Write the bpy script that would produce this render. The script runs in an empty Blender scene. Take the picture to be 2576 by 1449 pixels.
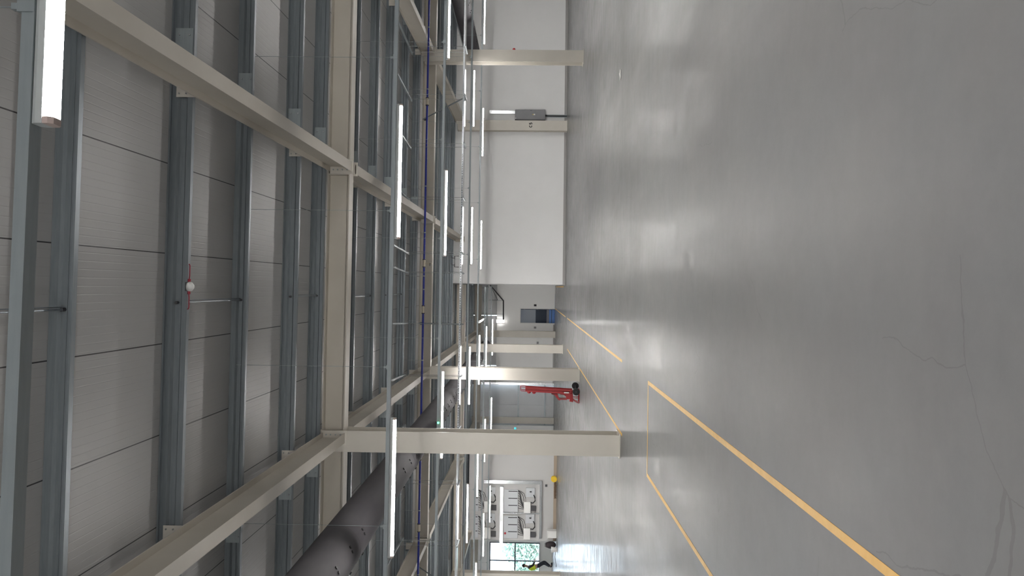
import bpy, bmesh, math, random
from mathutils import Vector, Matrix
random.seed(7)
S = bpy.context.scene
COL = S.collection
PI = math.pi
PSI = 0.038            # the frame lines run slightly skew to the column lines
SL = 0.0147            # fall of the roof, metres per metre

# ------------------------------------------------------------------ materials
def mat(name, color, rough=0.5, metal=0.0, spec=0.5, emit=None, estr=0.0):
    m = bpy.data.materials.new(name); m.use_nodes = True
    b = m.node_tree.nodes['Principled BSDF']
    b.inputs['Base Color'].default_value = (*color, 1)
    b.inputs['Roughness'].default_value = rough
    b.inputs['Metallic'].default_value = metal
    b.inputs['Specular IOR Level'].default_value = spec
    if emit:
        b.inputs['Emission Color'].default_value = (*emit, 1)
        b.inputs['Emission Strength'].default_value = estr
    return m

def N(m, t, **kw):
    n = m.node_tree.nodes.new(t)
    for k, v in kw.items(): setattr(n, k, v)
    return n
def L(m, a, b): m.node_tree.links.new(a, b)
def bsdf(m): return m.node_tree.nodes['Principled BSDF']
def math_node(m, op, a, b=None, c=None):
    n = N(m, 'ShaderNodeMath', operation=op)
    for i, v in enumerate((a, b, c)):
        if v is None: continue
        if isinstance(v, (int, float)): n.inputs[i].default_value = v
        else: L(m, v, n.inputs[i])
    return n.outputs[0]
def noise_mix(m, c1, c2, scale=3.0, detail=4.0, stretch=(1, 1, 1), lo=0.35, hi=0.65):
    tc = N(m, 'ShaderNodeTexCoord'); mp = N(m, 'ShaderNodeMapping'); mp.inputs['Scale'].default_value = stretch
    L(m, tc.outputs['Object'], mp.inputs['Vector'])
    nz = N(m, 'ShaderNodeTexNoise'); nz.inputs['Scale'].default_value = scale; nz.inputs['Detail'].default_value = detail
    L(m, mp.outputs[0], nz.inputs['Vector'])
    rp = N(m, 'ShaderNodeValToRGB')
    rp.color_ramp.elements[0].position = lo; rp.color_ramp.elements[0].color = (*c1, 1)
    rp.color_ramp.elements[1].position = hi; rp.color_ramp.elements[1].color = (*c2, 1)
    L(m, nz.outputs['Fac'], rp.inputs['Fac'])
    return rp.outputs['Color'], nz.outputs['Fac']
def noisy(name, c1, c2, rough=0.5, metal=0.0, scale=3.0, stretch=(1, 1, 1), spec=0.5, detail=4):
    m = mat(name, c1, rough, metal, spec)
    col, f = noise_mix(m, c1, c2, scale, detail, stretch)
    L(m, col, bsdf(m).inputs['Base Color'])
    return m

M = {}
M['galv'] = noisy('galvanised_steel', (.315, .355, .37), (.345, .385, .40), .42, .35, 14, (.3, 3, 3))
M['purlin'] = noisy('purlin_galvanised', (.20, .225, .245), (.228, .254, .272), .40, .5, 14, (.3, 3, 3))
M['galv_bright'] = noisy('bright_galvanised', (.50, .53, .54), (.60, .62, .63), .22, .75, 10, (1, 3, 3))
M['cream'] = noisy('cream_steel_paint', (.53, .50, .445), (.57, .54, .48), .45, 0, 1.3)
M['cream_dim'] = noisy('cream_paint_dimmed', (.455, .42, .36), (.49, .455, .395), .5, 0, 1.3)  # the columns' cream darkened: dimmer light under the roof put into the colour
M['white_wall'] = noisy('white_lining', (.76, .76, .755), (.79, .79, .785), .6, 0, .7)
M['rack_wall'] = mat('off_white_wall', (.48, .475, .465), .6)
M['white_bright'] = mat('white_paint', (.86, .86, .85), .6)
M['clad'] = noisy('grey_cladding', (.56, .57, .58), (.60, .61, .62), .5, 0, 1.0)
M['skirt'] = mat('grey_skirting', (.34, .33, .32), .6)
M['skirt_brown'] = mat('brown_skirting', (.36, .29, .22), .6)
M['white_plastic'] = mat('white_plastic', (.78, .78, .76), .4)
M['grey_plastic'] = mat('grey_plastic', (.52, .54, .56), .4)
M['black'] = mat('black_rubber', (.012, .012, .014), .6)
M['dark'] = mat('dark_grey', (.05, .05, .055), .5)
M['navy'] = mat('dark_window_frame', (.02, .035, .06), .45)
M['blue_pipe'] = mat('blue_pipe', (.012, .022, .23), .4)
M['brass'] = mat('pale_brass', (.55, .5, .4), .35, .6)
M['board'] = noisy('grey_enclosure', (.20, .20, .215), (.22, .22, .235), .4, 0, 3)
M['duct'] = noisy('grey_fabric_duct', (.058, .053, .061), (.074, .069, .076), .85, 0, 2.2, (2, .6, 2))
M['red'] = mat('red_paint', (.36, .015, .02), .4)
M['red_cable'] = mat('red_cable', (.30, .012, .03), .5)
M['yellow_line'] = noisy('yellow_floor_tape', (.56, .315, .05), (.61, .355, .075), .5, 0, 9)
M['yellow'] = mat('yellow_plastic', (.75, .5, .02), .45)
M['hivis'] = mat('hi_vis_yellow', (.60, .72, .03), .6)
M['skin'] = mat('skin', (.42, .26, .19), .55)
M['hair'] = mat('dark_hair', (.02, .016, .013), .7)
M['trouser'] = mat('dark_work_trousers', (.02, .022, .03), .8)
M['jacket'] = mat('dark_jacket', (.03, .022, .026), .8)
M['brown'] = mat('brown_cable', (.16, .10, .06), .6)
M['leaf'] = noisy('foliage', (.27, .36, .31), (.40, .50, .43), .7, 0, 2.5)
M['bark'] = mat('bark', (.10, .07, .05), .8)
M['grass'] = noisy('grass', (.24, .25, .22), (.30, .31, .27), .9, 0, .6)
M['blue_floor'] = mat('blue_carpet', (.10, .26, .62), .35)
M['cyan'] = mat('cyan_sign', (.05, .5, .6), .4, emit=(.1, .75, .85), estr=.8)
M['green_led'] = mat('green_indicator', (.05, .6, .2), .4, emit=(.1, 1, .4), estr=6)
M['lens'] = mat('led_lens', (.9, .9, .88), .4, emit=(1, .975, .95), estr=165)
M['lens_end'] = mat('led_end_cap', (.62, .5, .46), .4)
M['batten'] = mat('white_batten_body', (.55, .58, .58), .4)
M['sticker'] = mat('white_sticker', (.75, .75, .72), .5)
M['sticker_y'] = mat('yellow_warning_sticker', (.75, .5, .05), .5)
M['ink'] = mat('black_lettering', (.01, .01, .012), .6)
M['room_fill'] = mat('room_fill_panel', (.9, .9, .9), .4, emit=(.85, .92, 1), estr=7)
M['wall_lamp'] = mat('lit_wall_lamp', (.9, .9, .9), .4, emit=(1, .98, .96), estr=40)
M['glass'] = mat('window_glass', (1, 1, 1), .02)
bsdf(M['glass']).inputs['Transmission Weight'].default_value = 1.0
bsdf(M['glass']).inputs['IOR'].default_value = 1.05

# roof deck: white liner sheet with fine ribs down the slope and a joint every 0.98 m
m = mat('roof_liner', (.50, .495, .485), .42); M['deck'] = m
tc = N(m, 'ShaderNodeTexCoord'); sx = N(m, 'ShaderNodeSeparateXYZ'); L(m, tc.outputs['Object'], sx.inputs[0])
fr = math_node(m, 'FRACT', math_node(m, 'MULTIPLY', sx.outputs['X'], 13.0))
rib = math_node(m, 'SMOOTH_MIN', math_node(m, 'MULTIPLY', math_node(m, 'ABSOLUTE', math_node(m, 'SUBTRACT', fr, .5)), 11.0), 1.0, .3)
sm = math_node(m, 'FRACT', math_node(m, 'DIVIDE', math_node(m, 'ADD', sx.outputs['X'], 100.75 - .33 + .006), 1.0075))
seam = math_node(m, 'GREATER_THAN', sm, .012)
hgt = math_node(m, 'ADD', math_node(m, 'MULTIPLY', rib, .35), math_node(m, 'MULTIPLY', seam, 1.5))
bp = N(m, 'ShaderNodeBump'); bp.inputs['Strength'].default_value = .8; bp.inputs['Distance'].default_value = .004
L(m, hgt, bp.inputs['Height']); L(m, bp.outputs[0], bsdf(m).inputs['Normal'])
mx = N(m, 'ShaderNodeMix', data_type='RGBA')
mx.inputs[6].default_value = (.035, .035, .035, 1); mx.inputs[7].default_value = (.40, .397, .39, 1)
L(m, seam, mx.inputs[0]); L(m, mx.outputs[2], bsdf(m).inputs['Base Color'])

# power-floated concrete floor
m = mat('polished_concrete', (.3, .3, .3), .3, 0, .20); M['floor'] = m
tc = N(m, 'ShaderNodeTexCoord')
def nz(scale, stretch, detail=4, rough=.55, seed=0.0):
    mp = N(m, 'ShaderNodeMapping'); mp.inputs['Scale'].default_value = stretch; mp.inputs['Location'].default_value = (seed, seed * 1.7, 0)
    L(m, tc.outputs['Object'], mp.inputs[0])
    n = N(m, 'ShaderNodeTexNoise'); n.inputs['Scale'].default_value = scale; n.inputs['Detail'].default_value = detail; n.inputs['Roughness'].default_value = rough
    L(m, mp.outputs[0], n.inputs[0]); return n.outputs['Fac']
big = nz(.35, (1, 1, 1), 5); fine = nz(5, (1, 1.2, 1), 6, .7, 3.1); streak = nz(1.1, (1, .25, 1), 5, .6, 9)
mixv = math_node(m, 'ADD', math_node(m, 'MULTIPLY', big, .5), math_node(m, 'ADD', math_node(m, 'MULTIPLY', fine, .2), math_node(m, 'MULTIPLY', streak, .3)))
rp = N(m, 'ShaderNodeValToRGB')
rp.color_ramp.elements[0].position = .32; rp.color_ramp.elements[0].color = (.112, .112, .112, 1)
rp.color_ramp.elements[1].position = .68; rp.color_ramp.elements[1].color = (.172, .171, .170, 1)
L(m, mixv, rp.inputs[0])
# hairline crazing: a distorted voronoi edge shown only in patches
vmap = N(m, 'ShaderNodeTexVoronoi', feature='DISTANCE_TO_EDGE'); vmap.inputs['Scale'].default_value = .55
dn = N(m, 'ShaderNodeTexNoise'); dn.inputs['Scale'].default_value = 2.2; dn.inputs['Detail'].default_value = 5
L(m, tc.outputs['Object'], dn.inputs[0])
va = N(m, 'ShaderNodeVectorMath', operation='MULTIPLY_ADD'); va.inputs[1].default_value = (.28, .28, 0)
L(m, dn.outputs['Color'], va.inputs[0]); L(m, tc.outputs['Object'], va.inputs[2]); L(m, va.outputs[0], vmap.inputs['Vector'])
crack = math_node(m, 'LESS_THAN', vmap.outputs['Distance'], .0016)
crk = math_node(m, 'MULTIPLY', crack, math_node(m, 'GREATER_THAN', nz(.5, (1, 1, 1), 2, .5, 21), .56))
# sawn slab joints
sy = N(m, 'ShaderNodeSeparateXYZ'); L(m, tc.outputs['Object'], sy.inputs[0])
yy = math_node(m, 'SUBTRACT', sy.outputs['Y'], math_node(m, 'MULTIPLY', sy.outputs['X'], .02))
j1 = math_node(m, 'LESS_THAN', math_node(m, 'ABSOLUTE', math_node(m, 'SUBTRACT', yy, 24.15)), .02)
j2 = math_node(m, 'LESS_THAN', math_node(m, 'ABSOLUTE', math_node(m, 'SUBTRACT', yy, 35.4)), .02)
mark = math_node(m, 'MULTIPLY', math_node(m, 'MAXIMUM', math_node(m, 'MULTIPLY', crk, .9), math_node(m, 'MAXIMUM', j1, j2)), .35)
mx = N(m, 'ShaderNodeMix', data_type='RGBA'); mx.inputs[7].default_value = (.07, .068, .066, 1)
L(m, mark, mx.inputs[0]); L(m, rp.outputs[0], mx.inputs[6]); L(m, mx.outputs[2], bsdf(m).inputs['Base Color'])
rr = N(m, 'ShaderNodeMapRange'); rr.inputs[1].default_value = .35; rr.inputs[2].default_value = .65; rr.inputs[3].default_value = .43; rr.inputs[4].default_value = .54
L(m, streak, rr.inputs[0]); L(m, rr.outputs[0], bsdf(m).inputs['Roughness'])
bp = N(m, 'ShaderNodeBump'); bp.inputs['Strength'].default_value = .03; bp.inputs['Distance'].default_value = .01
L(m, nz(1.6, (1.6, .5, 1), 3, .5, 5), bp.inputs['Height']); L(m, bp.outputs[0], bsdf(m).inputs['Normal'])

# burnished skin: a thin, smoother coat that only comes up at grazing angles, worn in streaks
lw = N(m, 'ShaderNodeLayerWeight'); lw.inputs['Blend'].default_value = .5
gz = N(m, 'ShaderNodeMapRange'); gz.inputs[1].default_value = .70; gz.inputs[2].default_value = .93; gz.inputs[3].default_value = 0; gz.inputs[4].default_value = .20
g2 = N(m, 'ShaderNodeMapRange'); g2.inputs[1].default_value = .90; g2.inputs[2].default_value = .965; g2.inputs[3].default_value = 0; g2.inputs[4].default_value = .75
L(m, lw.outputs['Facing'], g2.inputs[0])
L(m, lw.outputs['Facing'], gz.inputs[0])
wear = N(m, 'ShaderNodeMapRange'); wear.inputs[1].default_value = .38; wear.inputs[2].default_value = .66; wear.inputs[3].default_value = .12; wear.inputs[4].default_value = 1
L(m, nz(2.4, (.6, 1.5, 1), 6, .65, 14), wear.inputs[0])
L(m, math_node(m, 'MULTIPLY', math_node(m, 'ADD', gz.outputs[0], g2.outputs[0]), wear.outputs[0]), bsdf(m).inputs['Coat Weight'])
bsdf(m).inputs['Coat Roughness'].default_value = .12
cb = N(m, 'ShaderNodeBump'); cb.inputs['Strength'].default_value = .22; cb.inputs['Distance'].default_value = .01
L(m, nz(5.0, (.6, 1.4, 1), 6, .65, 33), cb.inputs['Height']); L(m, cb.outputs[0], bsdf(m).inputs['Coat Normal'])
# faint warm and cool blotches in the slab
hue = N(m, 'ShaderNodeMix', data_type='RGBA', blend_type='MULTIPLY'); hue.inputs[0].default_value = .45
hr = N(m, 'ShaderNodeValToRGB'); hr.color_ramp.elements[0].position = .38; hr.color_ramp.elements[0].color = (1.0, .965, .94, 1); hr.color_ramp.elements[1].position = .62; hr.color_ramp.elements[1].color = (.95, .975, .99, 1)
L(m, nz(.8, (1, .8, 1), 4, .6, 41), hr.inputs[0]); L(m, mx.outputs[2], hue.inputs[6]); L(m, hr.outputs[0], hue.inputs[7]); L(m, hue.outputs[2], bsdf(m).inputs['Base Color'])

# ------------------------------------------------------------------ mesh helpers
class MB:
    def __init__(s): s.v = []; s.f = []
    def box(s, x0, x1, y0, y1, z0, z1):
        b = len(s.v)
        s.v += [(x, y, z) for z in (z0, z1) for y in (y0, y1) for x in (x0, x1)]
        s.f += [tuple(b + i for i in q) for q in ((0, 2, 3, 1), (4, 5, 7, 6), (0, 1, 5, 4), (2, 6, 7, 3), (0, 4, 6, 2), (1, 3, 7, 5))]
        return s
    def prism(s, prof, a0, a1, axis='x', cap=True):
        """closed 2-D profile extruded along an axis; axis x: (y,z), y: (x,z), z: (x,y)"""
        b = len(s.v); n = len(prof)
        for a in (a0, a1):
            for p, q in prof:
                s.v.append({'x': (a, p, q), 'y': (p, a, q), 'z': (p, q, a)}[axis])
        for i in range(n):
            j = (i + 1) % n; s.f.append((b + i, b + j, b + n + j, b + n + i))
        if cap: s.f.append(tuple(b + i for i in range(n))[::-1]); s.f.append(tuple(b + n + i for i in range(n)))
        return s
    def strip(s, prof, t, a0, a1, axis='x'):
        """open polyline given a thickness t, extruded"""
        out = []; n = len(prof)
        nr = []
        for i in range(n):
            p = Vector(prof[max(i - 1, 0)]); q = Vector(prof[min(i + 1, n - 1)])
            d = (q - p).normalized(); nr.append(Vector((-d.y, d.x)))
        a = [tuple(Vector(p) + nr[i] * t / 2) for i, p in enumerate(prof)]
        c = [tuple(Vector(p) - nr[i] * t / 2) for i, p in enumerate(prof)]
        return s.prism(a + c[::-1], a0, a1, axis)
    def tube(s, path, r, n=8, cap=True):
        b = len(s.v); P_ = [Vector(p) for p in path]; k = len(P_)
        rs = r if isinstance(r, (list, tuple)) else [r] * k
        ref = None
        for i, p in enumerate(P_):
            d = (P_[min(i + 1, k - 1)] - P_[max(i - 1, 0)]).normalized()
            if ref is None or abs(ref.dot(d)) > .98:
                ref = Vector((0, 0, 1)) if abs(d.z) < .9 else Vector((1, 0, 0))
            u = d.cross(ref).normalized(); w = d.cross(u).normalized(); ref = ref
            for j in range(n):
                a = 2 * PI * j / n; s.v.append(tuple(p + (u * math.cos(a) + w * math.sin(a)) * rs[i]))
        for i in range(k - 1):
            for j in range(n):
                j2 = (j + 1) % n
                s.f.append((b + i * n + j, b + i * n + j2, b + (i + 1) * n + j2, b + (i + 1) * n + j))
        if cap: s.f.append(tuple(b + j for j in range(n))[::-1]); s.f.append(tuple(b + (k - 1) * n + j for j in range(n)))
        return s
    def ball(s, c, r, seg=12, ring=8, sc=(1, 1, 1)):
        b = len(s.v); c = Vector(c)
        for i in range(ring + 1):
            t = PI * i / ring
            for j in range(seg):
                a = 2 * PI * j / seg
                s.v.append((c.x + r * sc[0] * math.sin(t) * math.cos(a), c.y + r * sc[1] * math.sin(t) * math.sin(a), c.z + r * sc[2] * math.cos(t)))
        for i in range(ring):
            for j in range(seg):
                j2 = (j + 1) % seg; s.f.append((b + i * seg + j, b + (i + 1) * seg + j, b + (i + 1) * seg + j2, b + i * seg + j2))
        return s
    def mesh(s, name, m, smooth=False):
        me = bpy.data.meshes.new(name); me.from_pydata(s.v, [], s.f)
        bm = bmesh.new(); bm.from_mesh(me); bmesh.ops.recalc_face_normals(bm, faces=bm.faces); bm.to_mesh(me); bm.free()
        me.materials.append(M[m] if isinstance(m, str) else m)
        if smooth:
            for p in me.polygons: p.use_smooth = True
        return me
    def build(s, name, m, parent=None, loc=(0, 0, 0), rz=0, smooth=False, bevel=0):
        o = bpy.data.objects.new(name, s.mesh(name, m, smooth)); COL.objects.link(o)
        o.location = loc; o.rotation_euler = (0, 0, rz)
        if parent: o.parent = parent
        if bevel:
            bv = o.modifiers.new('bevel', 'BEVEL'); bv.width = bevel; bv.segments = 2; bv.limit_method = 'ANGLE'
        return o
def put(name, me, parent=None, loc=(0, 0, 0), rz=0):
    o = bpy.data.objects.new(name, me); COL.objects.link(o); o.location = loc; o.rotation_euler = (0, 0, rz)
    if parent: o.parent = parent
    return o
def tag(o, label, cat, group=None):
    o['label'] = label; o['category'] = cat
    if group: o['group'] = group
    return o
def thing(name, label, cat, loc=(0, 0, 0), rz=0, group=None):
    o = bpy.data.objects.new(name, None); COL.objects.link(o); o.location = loc; o.rotation_euler = (0, 0, rz); o.empty_display_size = .1
    return tag(o, label, cat, group)
def struct(o): o['kind'] = 'structure'; return o
def isec(b, d, tf, tw, z0=0.0):
    """I profile, width b, depth d, bottom at z0"""
    h = b / 2; w = tw / 2
    return [(-h, z0), (h, z0), (h, z0 + tf), (w, z0 + tf), (w, z0 + d - tf), (h, z0 + d - tf), (h, z0 + d), (-h, z0 + d), (-h, z0 + d - tf), (-w, z0 + d - tf), (-w, z0 + tf), (-h, z0 + tf)]
ORD = ['first', 'second', 'third', 'fourth', 'fifth', 'sixth', 'seventh', 'eighth', 'ninth', 'tenth', 'eleventh', 'twelfth', 'thirteenth', 'fourteenth']
AZ = math.atan(PSI)
def yy_(Y0, X, psi=PSI): return Y0 + psi * X
def deckz(Y): return 5.874 - SL * Y
def purlz(Y): return 5.637 - SL * Y
def raftz(Y): return 5.185 - SL * Y      # underside of rafters

# ------------------------------------------------------------------ setting
XL, XR, YN, YF = -24.0, 18.0, -9.0, 47.3
struct(MB().box(XL, XR, YN, YF + 1.2, -.2, 0).build('floor', 'floor'))
mb = MB()
def deck_slab(mb, x0, x1, y0, y1):
    b = len(mb.v)
    for dz in (0, .09):
        mb.v += [(x0, y0, deckz(y0) + dz), (x1, y0, deckz(y0) + dz), (x1, y1, deckz(y1) + dz), (x0, y1, deckz(y1) + dz)]
    mb.f += [tuple(b + i for i in q) for q in ((0, 1, 2, 3), (4, 7, 6, 5), (0, 4, 5, 1), (1, 5, 6, 2), (2, 6, 7, 3), (3, 7, 4, 0))]
deck_slab(mb, XL, XR, YN, YF + 1.2)
struct(mb.build('ceiling', 'deck'))
# white partition block on the right
WY = 34.78
def ztop(Y): return deckz(Y)
mb = MB(); zt = ztop(35) - .01
mb.box(.15, XR, 0, .2, 0, zt)
struct(mb.build('wall_right', 'white_wall', None, (0, WY, 0), AZ))
mb = MB(); mb.box(.15, XR, -.02, 0, 0, .11)
struct(mb.build('baseboard_right', 'skirt', None, (0, WY, 0), AZ))
mb = MB(); mb.prism([(WY + .15, 0), (YF + .2, 0), (YF + .2, deckz(YF) - .01), (WY + .15, deckz(WY + .2) - .01)], .156, .36, 'x')
struct(mb.build('wall_side', 'white_wall'))
struct(MB().box(XR, XR + .2, YN, YF + 1, 0, 5.9).build('wall_far_right', 'white_wall'))
struct(MB().box(XL - .2, XL, YN, YF + 1, 0, 5.9).build('wall_left', 'white_wall'))
struct(MB().box(XL, XR, YN - .2, YN, 0, 5.95).build('wall_near', 'white_wall'))
# back wall (local x along the wall; its face is local y = 0)
BW = (0, YF, 0)
zb = deckz(YF) - .02
mb = MB()
mb.box(-1.345, .20, 0, .2, 0, 3.62); mb.box(-2.215, -1.345, 0, .2, 2.135, 3.62); mb.box(-5.95, -2.215, 0, .2, 0, 3.62)
mb.box(-15.78, -8.60, 0, .2, 0, zb); mb.box(XL, -15.78, 0, .2, 0, .77); mb.box(XL, -15.78, 0, .2, 3.86, zb)
struct(mb.build('wall_back', 'white_bright', None, BW, AZ))
struct(MB().box(.34, XR, .3, .5, 0, 5.4).build('wall_block_rear', 'white_wall', None, BW, AZ))
mb = MB()
for i in range(4): mb.box(-2.8 - 1.05 * i + .0, -1.79 - 1.05 * i + .0, .06, .2, 3.62, zb)
mb.box(-1.77, .20, .06, .2, 3.62, zb)
struct(mb.build('wall_upper', 'clad', None, BW, AZ))
mb = MB()
for i in range(3): mb.box(-7.38 - 1.42 * i + .008, -5.95 - 1.42 * i - .008, .42, .52, 0, zb)
struct(mb.build('wall_recess', 'clad', None, BW, AZ))
mb = MB().box(-5.95, -2.3, -.02, 0, 0, .09)
struct(mb.build('baseboard_door', 'skirt', None, BW, AZ))

# doorway and the small room seen through it
dr = struct(MB().box(-1.345, -1.30, -.03, .2, 0, 2.19).box(-2.26, -2.215, -.03, .2, 0, 2.19).box(-2.215, -1.345, -.03, .2, 2.135, 2.19).build('door_1', 'white_plastic', None, BW, AZ))
MB().box(-1.375, -1.346, .10, .96, .02, 2.12).build('door_leaf', 'navy', dr)
mb = MB()
for z in (.3, 1.05, 1.85): mb.tube([(-1.36, .09, z), (-1.36, .09, z + .1)], .012)
mb.build('hinge', 'galv_bright', dr)
MB().tube([(-1.39, .80, 1.02), (-1.42, .80, 1.02), (-1.42, .68, 1.02)], .01).build('handle', 'galv_bright', dr)
mb = MB()
mb.box(-3.4, -.4, 3.0, 3.1, 0, 2.6); mb.box(-3.5, -3.4, .2, 3.1, 0, 2.6); mb.box(-.4, -.3, .2, 3.1, 0, 2.6)
struct(mb.build('wall_office', 'clad', None, BW, AZ))
struct(MB().box(-3.5, -.3, .2, 3.1, 2.6, 2.7).build('ceiling_office', 'white_wall', None, BW, AZ))
struct(MB().box(-3.4, -.4, .0, 3.0, .001, .008).build('floor_office', 'blue_floor', None, BW, AZ))
t = thing('filing_cabinet', 'dark cabinet standing inside the open doorway in the back wall', 'cabinet', (-1.8, YF + 2.3, .008), AZ)
MB().box(-.75, .75, -.2, .2, 0, 1.16).build('carcass', 'navy', t, bevel=.01)
for k in (-1, 0, 1): MB().box(-.24 + .5 * k, .24 + .5 * k, -.215, -.2, .06, 1.12).build('cabinet_door', 'navy', t)
t = thing('blue_bench', 'low bright blue bench across the foot of the open doorway', 'bench', (-1.78, YF + .55, .008), AZ)
MB().box(-.5, .5, 0, .3, 0, .15).build('lower_pad', 'blue_floor', t, bevel=.01); MB().box(-.5, .5, 0, .3, .18, .33).build('upper_pad', 'blue_floor', t, bevel=.01); MB().box(-.49, .49, .02, .28, .15, .18).build('shelf', 'navy', t); MB().box(-.5, .5, .05, .3, .33, .48).build('back_panel', 'board', t)
t = thing('office_fill_light', 'unseen panel added to light the little room behind the doorway', 'light', (-1.8, YF + 1.5, 2.55), AZ)  # added out of view to brighten the room behind the door
MB().box(-.3, .3, -.3, .3, 0, .045).build('frame', 'white_plastic', t)
MB().box(-.28, .28, -.28, .28, -.006, 0).build('diffuser', 'room_fill', t)
tag(MB().box(-.06, .06, -.012, 0, -.08, .08).build('safety_sign', 'ink', None, (-1.11, YF - .05, 1.23), AZ), 'small dark sign on the wall right of the doorway', 'sign')
tag(MB().box(-.06, .06, -.012, 0, -.07, .07).build('safety_sign', 'board', None, (-2.50, YF - .1, 1.22), AZ), 'small grey sign on the wall left of the doorway', 'sign')

# windows in the far left of the back wall
w = struct(MB().box(XL, -15.78, -.06, .1, .74, .80).box(XL, -15.78, 0, .1, 3.80, 3.87).box(-15.85, -15.78, 0, .1, .8, 3.8).build('window_1', 'navy', None, BW, AZ))
mb = MB().box(XL, -15.85, .02, .08, 2.24, 2.32)
for x in (-16.92, -18.1, -19.3, -20.5, -21.7, -22.9): mb.box(x - .035, x + .035, .02, .08, .8, 3.8)
mb.build('mullion', 'navy', w)
MB().box(XL, -15.85, .045, .052, .8, 3.8).build('pane', 'glass', w)
MB().box(XL, -15.78, -.16, -.06, .74, .77).build('sill', 'white_plastic', w)

# ------------------------------------------------------------------ steel frame
def purlin(y0, flip, label, xa, xb):
    """zed purlin along X; y0 is the line at X = 0"""
    z0, z1 = purlz(y0), deckz(y0) - .004; h = z1 - z0
    if flip: prof = [(-.062, z0 + .016), (-.062, z0), (0, z0), (0, z0 + .30 * h), (.022, z0 + .38 * h), (.022, z0 + .60 * h), (0, z0 + .70 * h), (0, z1), (.062, z1), (.062, z1 - .016)]
    else: prof = [(.062, z0 + .016), (.062, z0), (0, z0), (0, z0 + .24 * h), (.026, z0 + .32 * h), (.026, z0 + .60 * h), (0, z0 + .70 * h), (0, z1), (-.062, z1), (-.062, z1 - .016)]
    t = thing('roof_purlin', label, 'purlin', (0, y0, 0), AZ, 'galvanised roof purlins')
    MB().strip(prof, .004, xa, xb, 'x').build('zed_section', 'purlin', t)
    return t, z0, z1
near = [6.36, 8.38, 10.18, 12.23, 13.69]
mid = [16.09, 18.04, 19.91, 22.15, 24.2]
far = [26.6, 28.6, 30.6, 32.6, 34.40]
last = [37.6, 39.7, 41.7, 43.7, 45.5]
RX = [-13.4, -8.24, -2.775, 2.19, 7.60, 12.9]
bayname = ['in the nearest roof bay', 'behind the nearest cream cross beam', 'behind the second cream cross beam', 'behind the third cream cross beam']
PUR = []
for b, ys in enumerate((near, mid, far, last)):
    for i, y in enumerate(ys):
        xa, xb = (-21, 15) if b < 2 else ((-21, 15) if y < 35 else (-21, .1))
        if b == 0: xa, xb = (-9.5, 9.5)
        lab = f'galvanised roof purlin {bayname[b]}, {ORD[i]} going away from camera'
        if b == 0 and i == 1: lab = 'galvanised roof purlin carrying the smoke detector with red cables'
        flip = (i % 2 == 0) if b == 0 else (i % 2 == 1)
        if b == 0 and i == 4: flip = False
        t, z0, z1 = purlin(y, flip, lab, xa, xb); PUR.append((y, t))
        if b < 2:
            for rx in RX:
                if not (xa < rx < xb) or (b == 0 and abs(rx) > 6): continue
                if not flip and not (b == 0 and i == 4):
                    cl = MB().box(rx + (-.12 if rx < 0 else -.09), rx + (.09 if rx < 0 else .12), -.014, -.006, z0 - .03, z1 - .05)
                    cl.build('cleat', 'cream', t)
                    if b == 0:
                        for q in (-1, 1):
                            for zz in (.07, .15): MB().tube([(rx + q * .05, -.014, z0 + zz), (rx + q * .05, -.024, z0 + zz)], .010, 6).build('bolt', 'galv_bright', t)
                # sleeve lapping the purlin over the rafter
                s0 = MB().box(rx + .18 if rx > 0 else rx - .7, rx + .7 if rx > 0 else rx - .18, -.010, -.005, z0 + .012, z1 - .02)
                s0.build('sleeve', 'galv', t)
                if b: continue
                for px in (.62, .34):
                    for zz in (.05, .17):
                        xx = rx + px if rx > 0 else rx - px
                        MB().tube([(xx, -.01, z0 + zz), (xx, -.024, z0 + zz)], .011, 6).build('bolt', 'galv_bright', t)

# anti-sag rods between pairs of purlins
def sag(xa, ya, yb, label):
    za, zb_ = purlz(ya) + .11, purlz(yb) + .11
    Y0, Y1 = yy_(ya, xa), yy_(yb, xa)
    t = thing('sag_rod', label, 'rod', (xa, Y0, za), 0, 'anti-sag rods between purlins')
    MB().tube([(0, .02, 0), (0, Y1 - Y0 - .02, zb_ - za)], .009, 8).tube([(.022, .02, 0), (.022, Y1 - Y0 - .02, zb_ - za)], .006, 6).build('rod', 'purlin', t)
    for k, d in ((0, -1), (1, 1)):
        p = (0, -.0, 0) if k == 0 else (0, Y1 - Y0, zb_ - za)
        MB().tube([(0, p[1] - .03, p[2]), (0, p[1] + .03, p[2])], .017, 8).build('nut', 'dark', t)
sag(-.24, 4.4, near[0], 'pair of thin sag rods in front of the nearest purlin overhead')
sag(-.22, near[1], near[2], 'thin sag rod between the smoke detector purlin and the next one')
sag(-.20, near[3], near[4], 'thin sag rod just before the first cross beam')
for i in (0, 2): sag(-.25, mid[i], mid[i + 1], f'thin sag rod beyond the first cross beam, {["nearer", "", "farther"][i]} of two')

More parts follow.
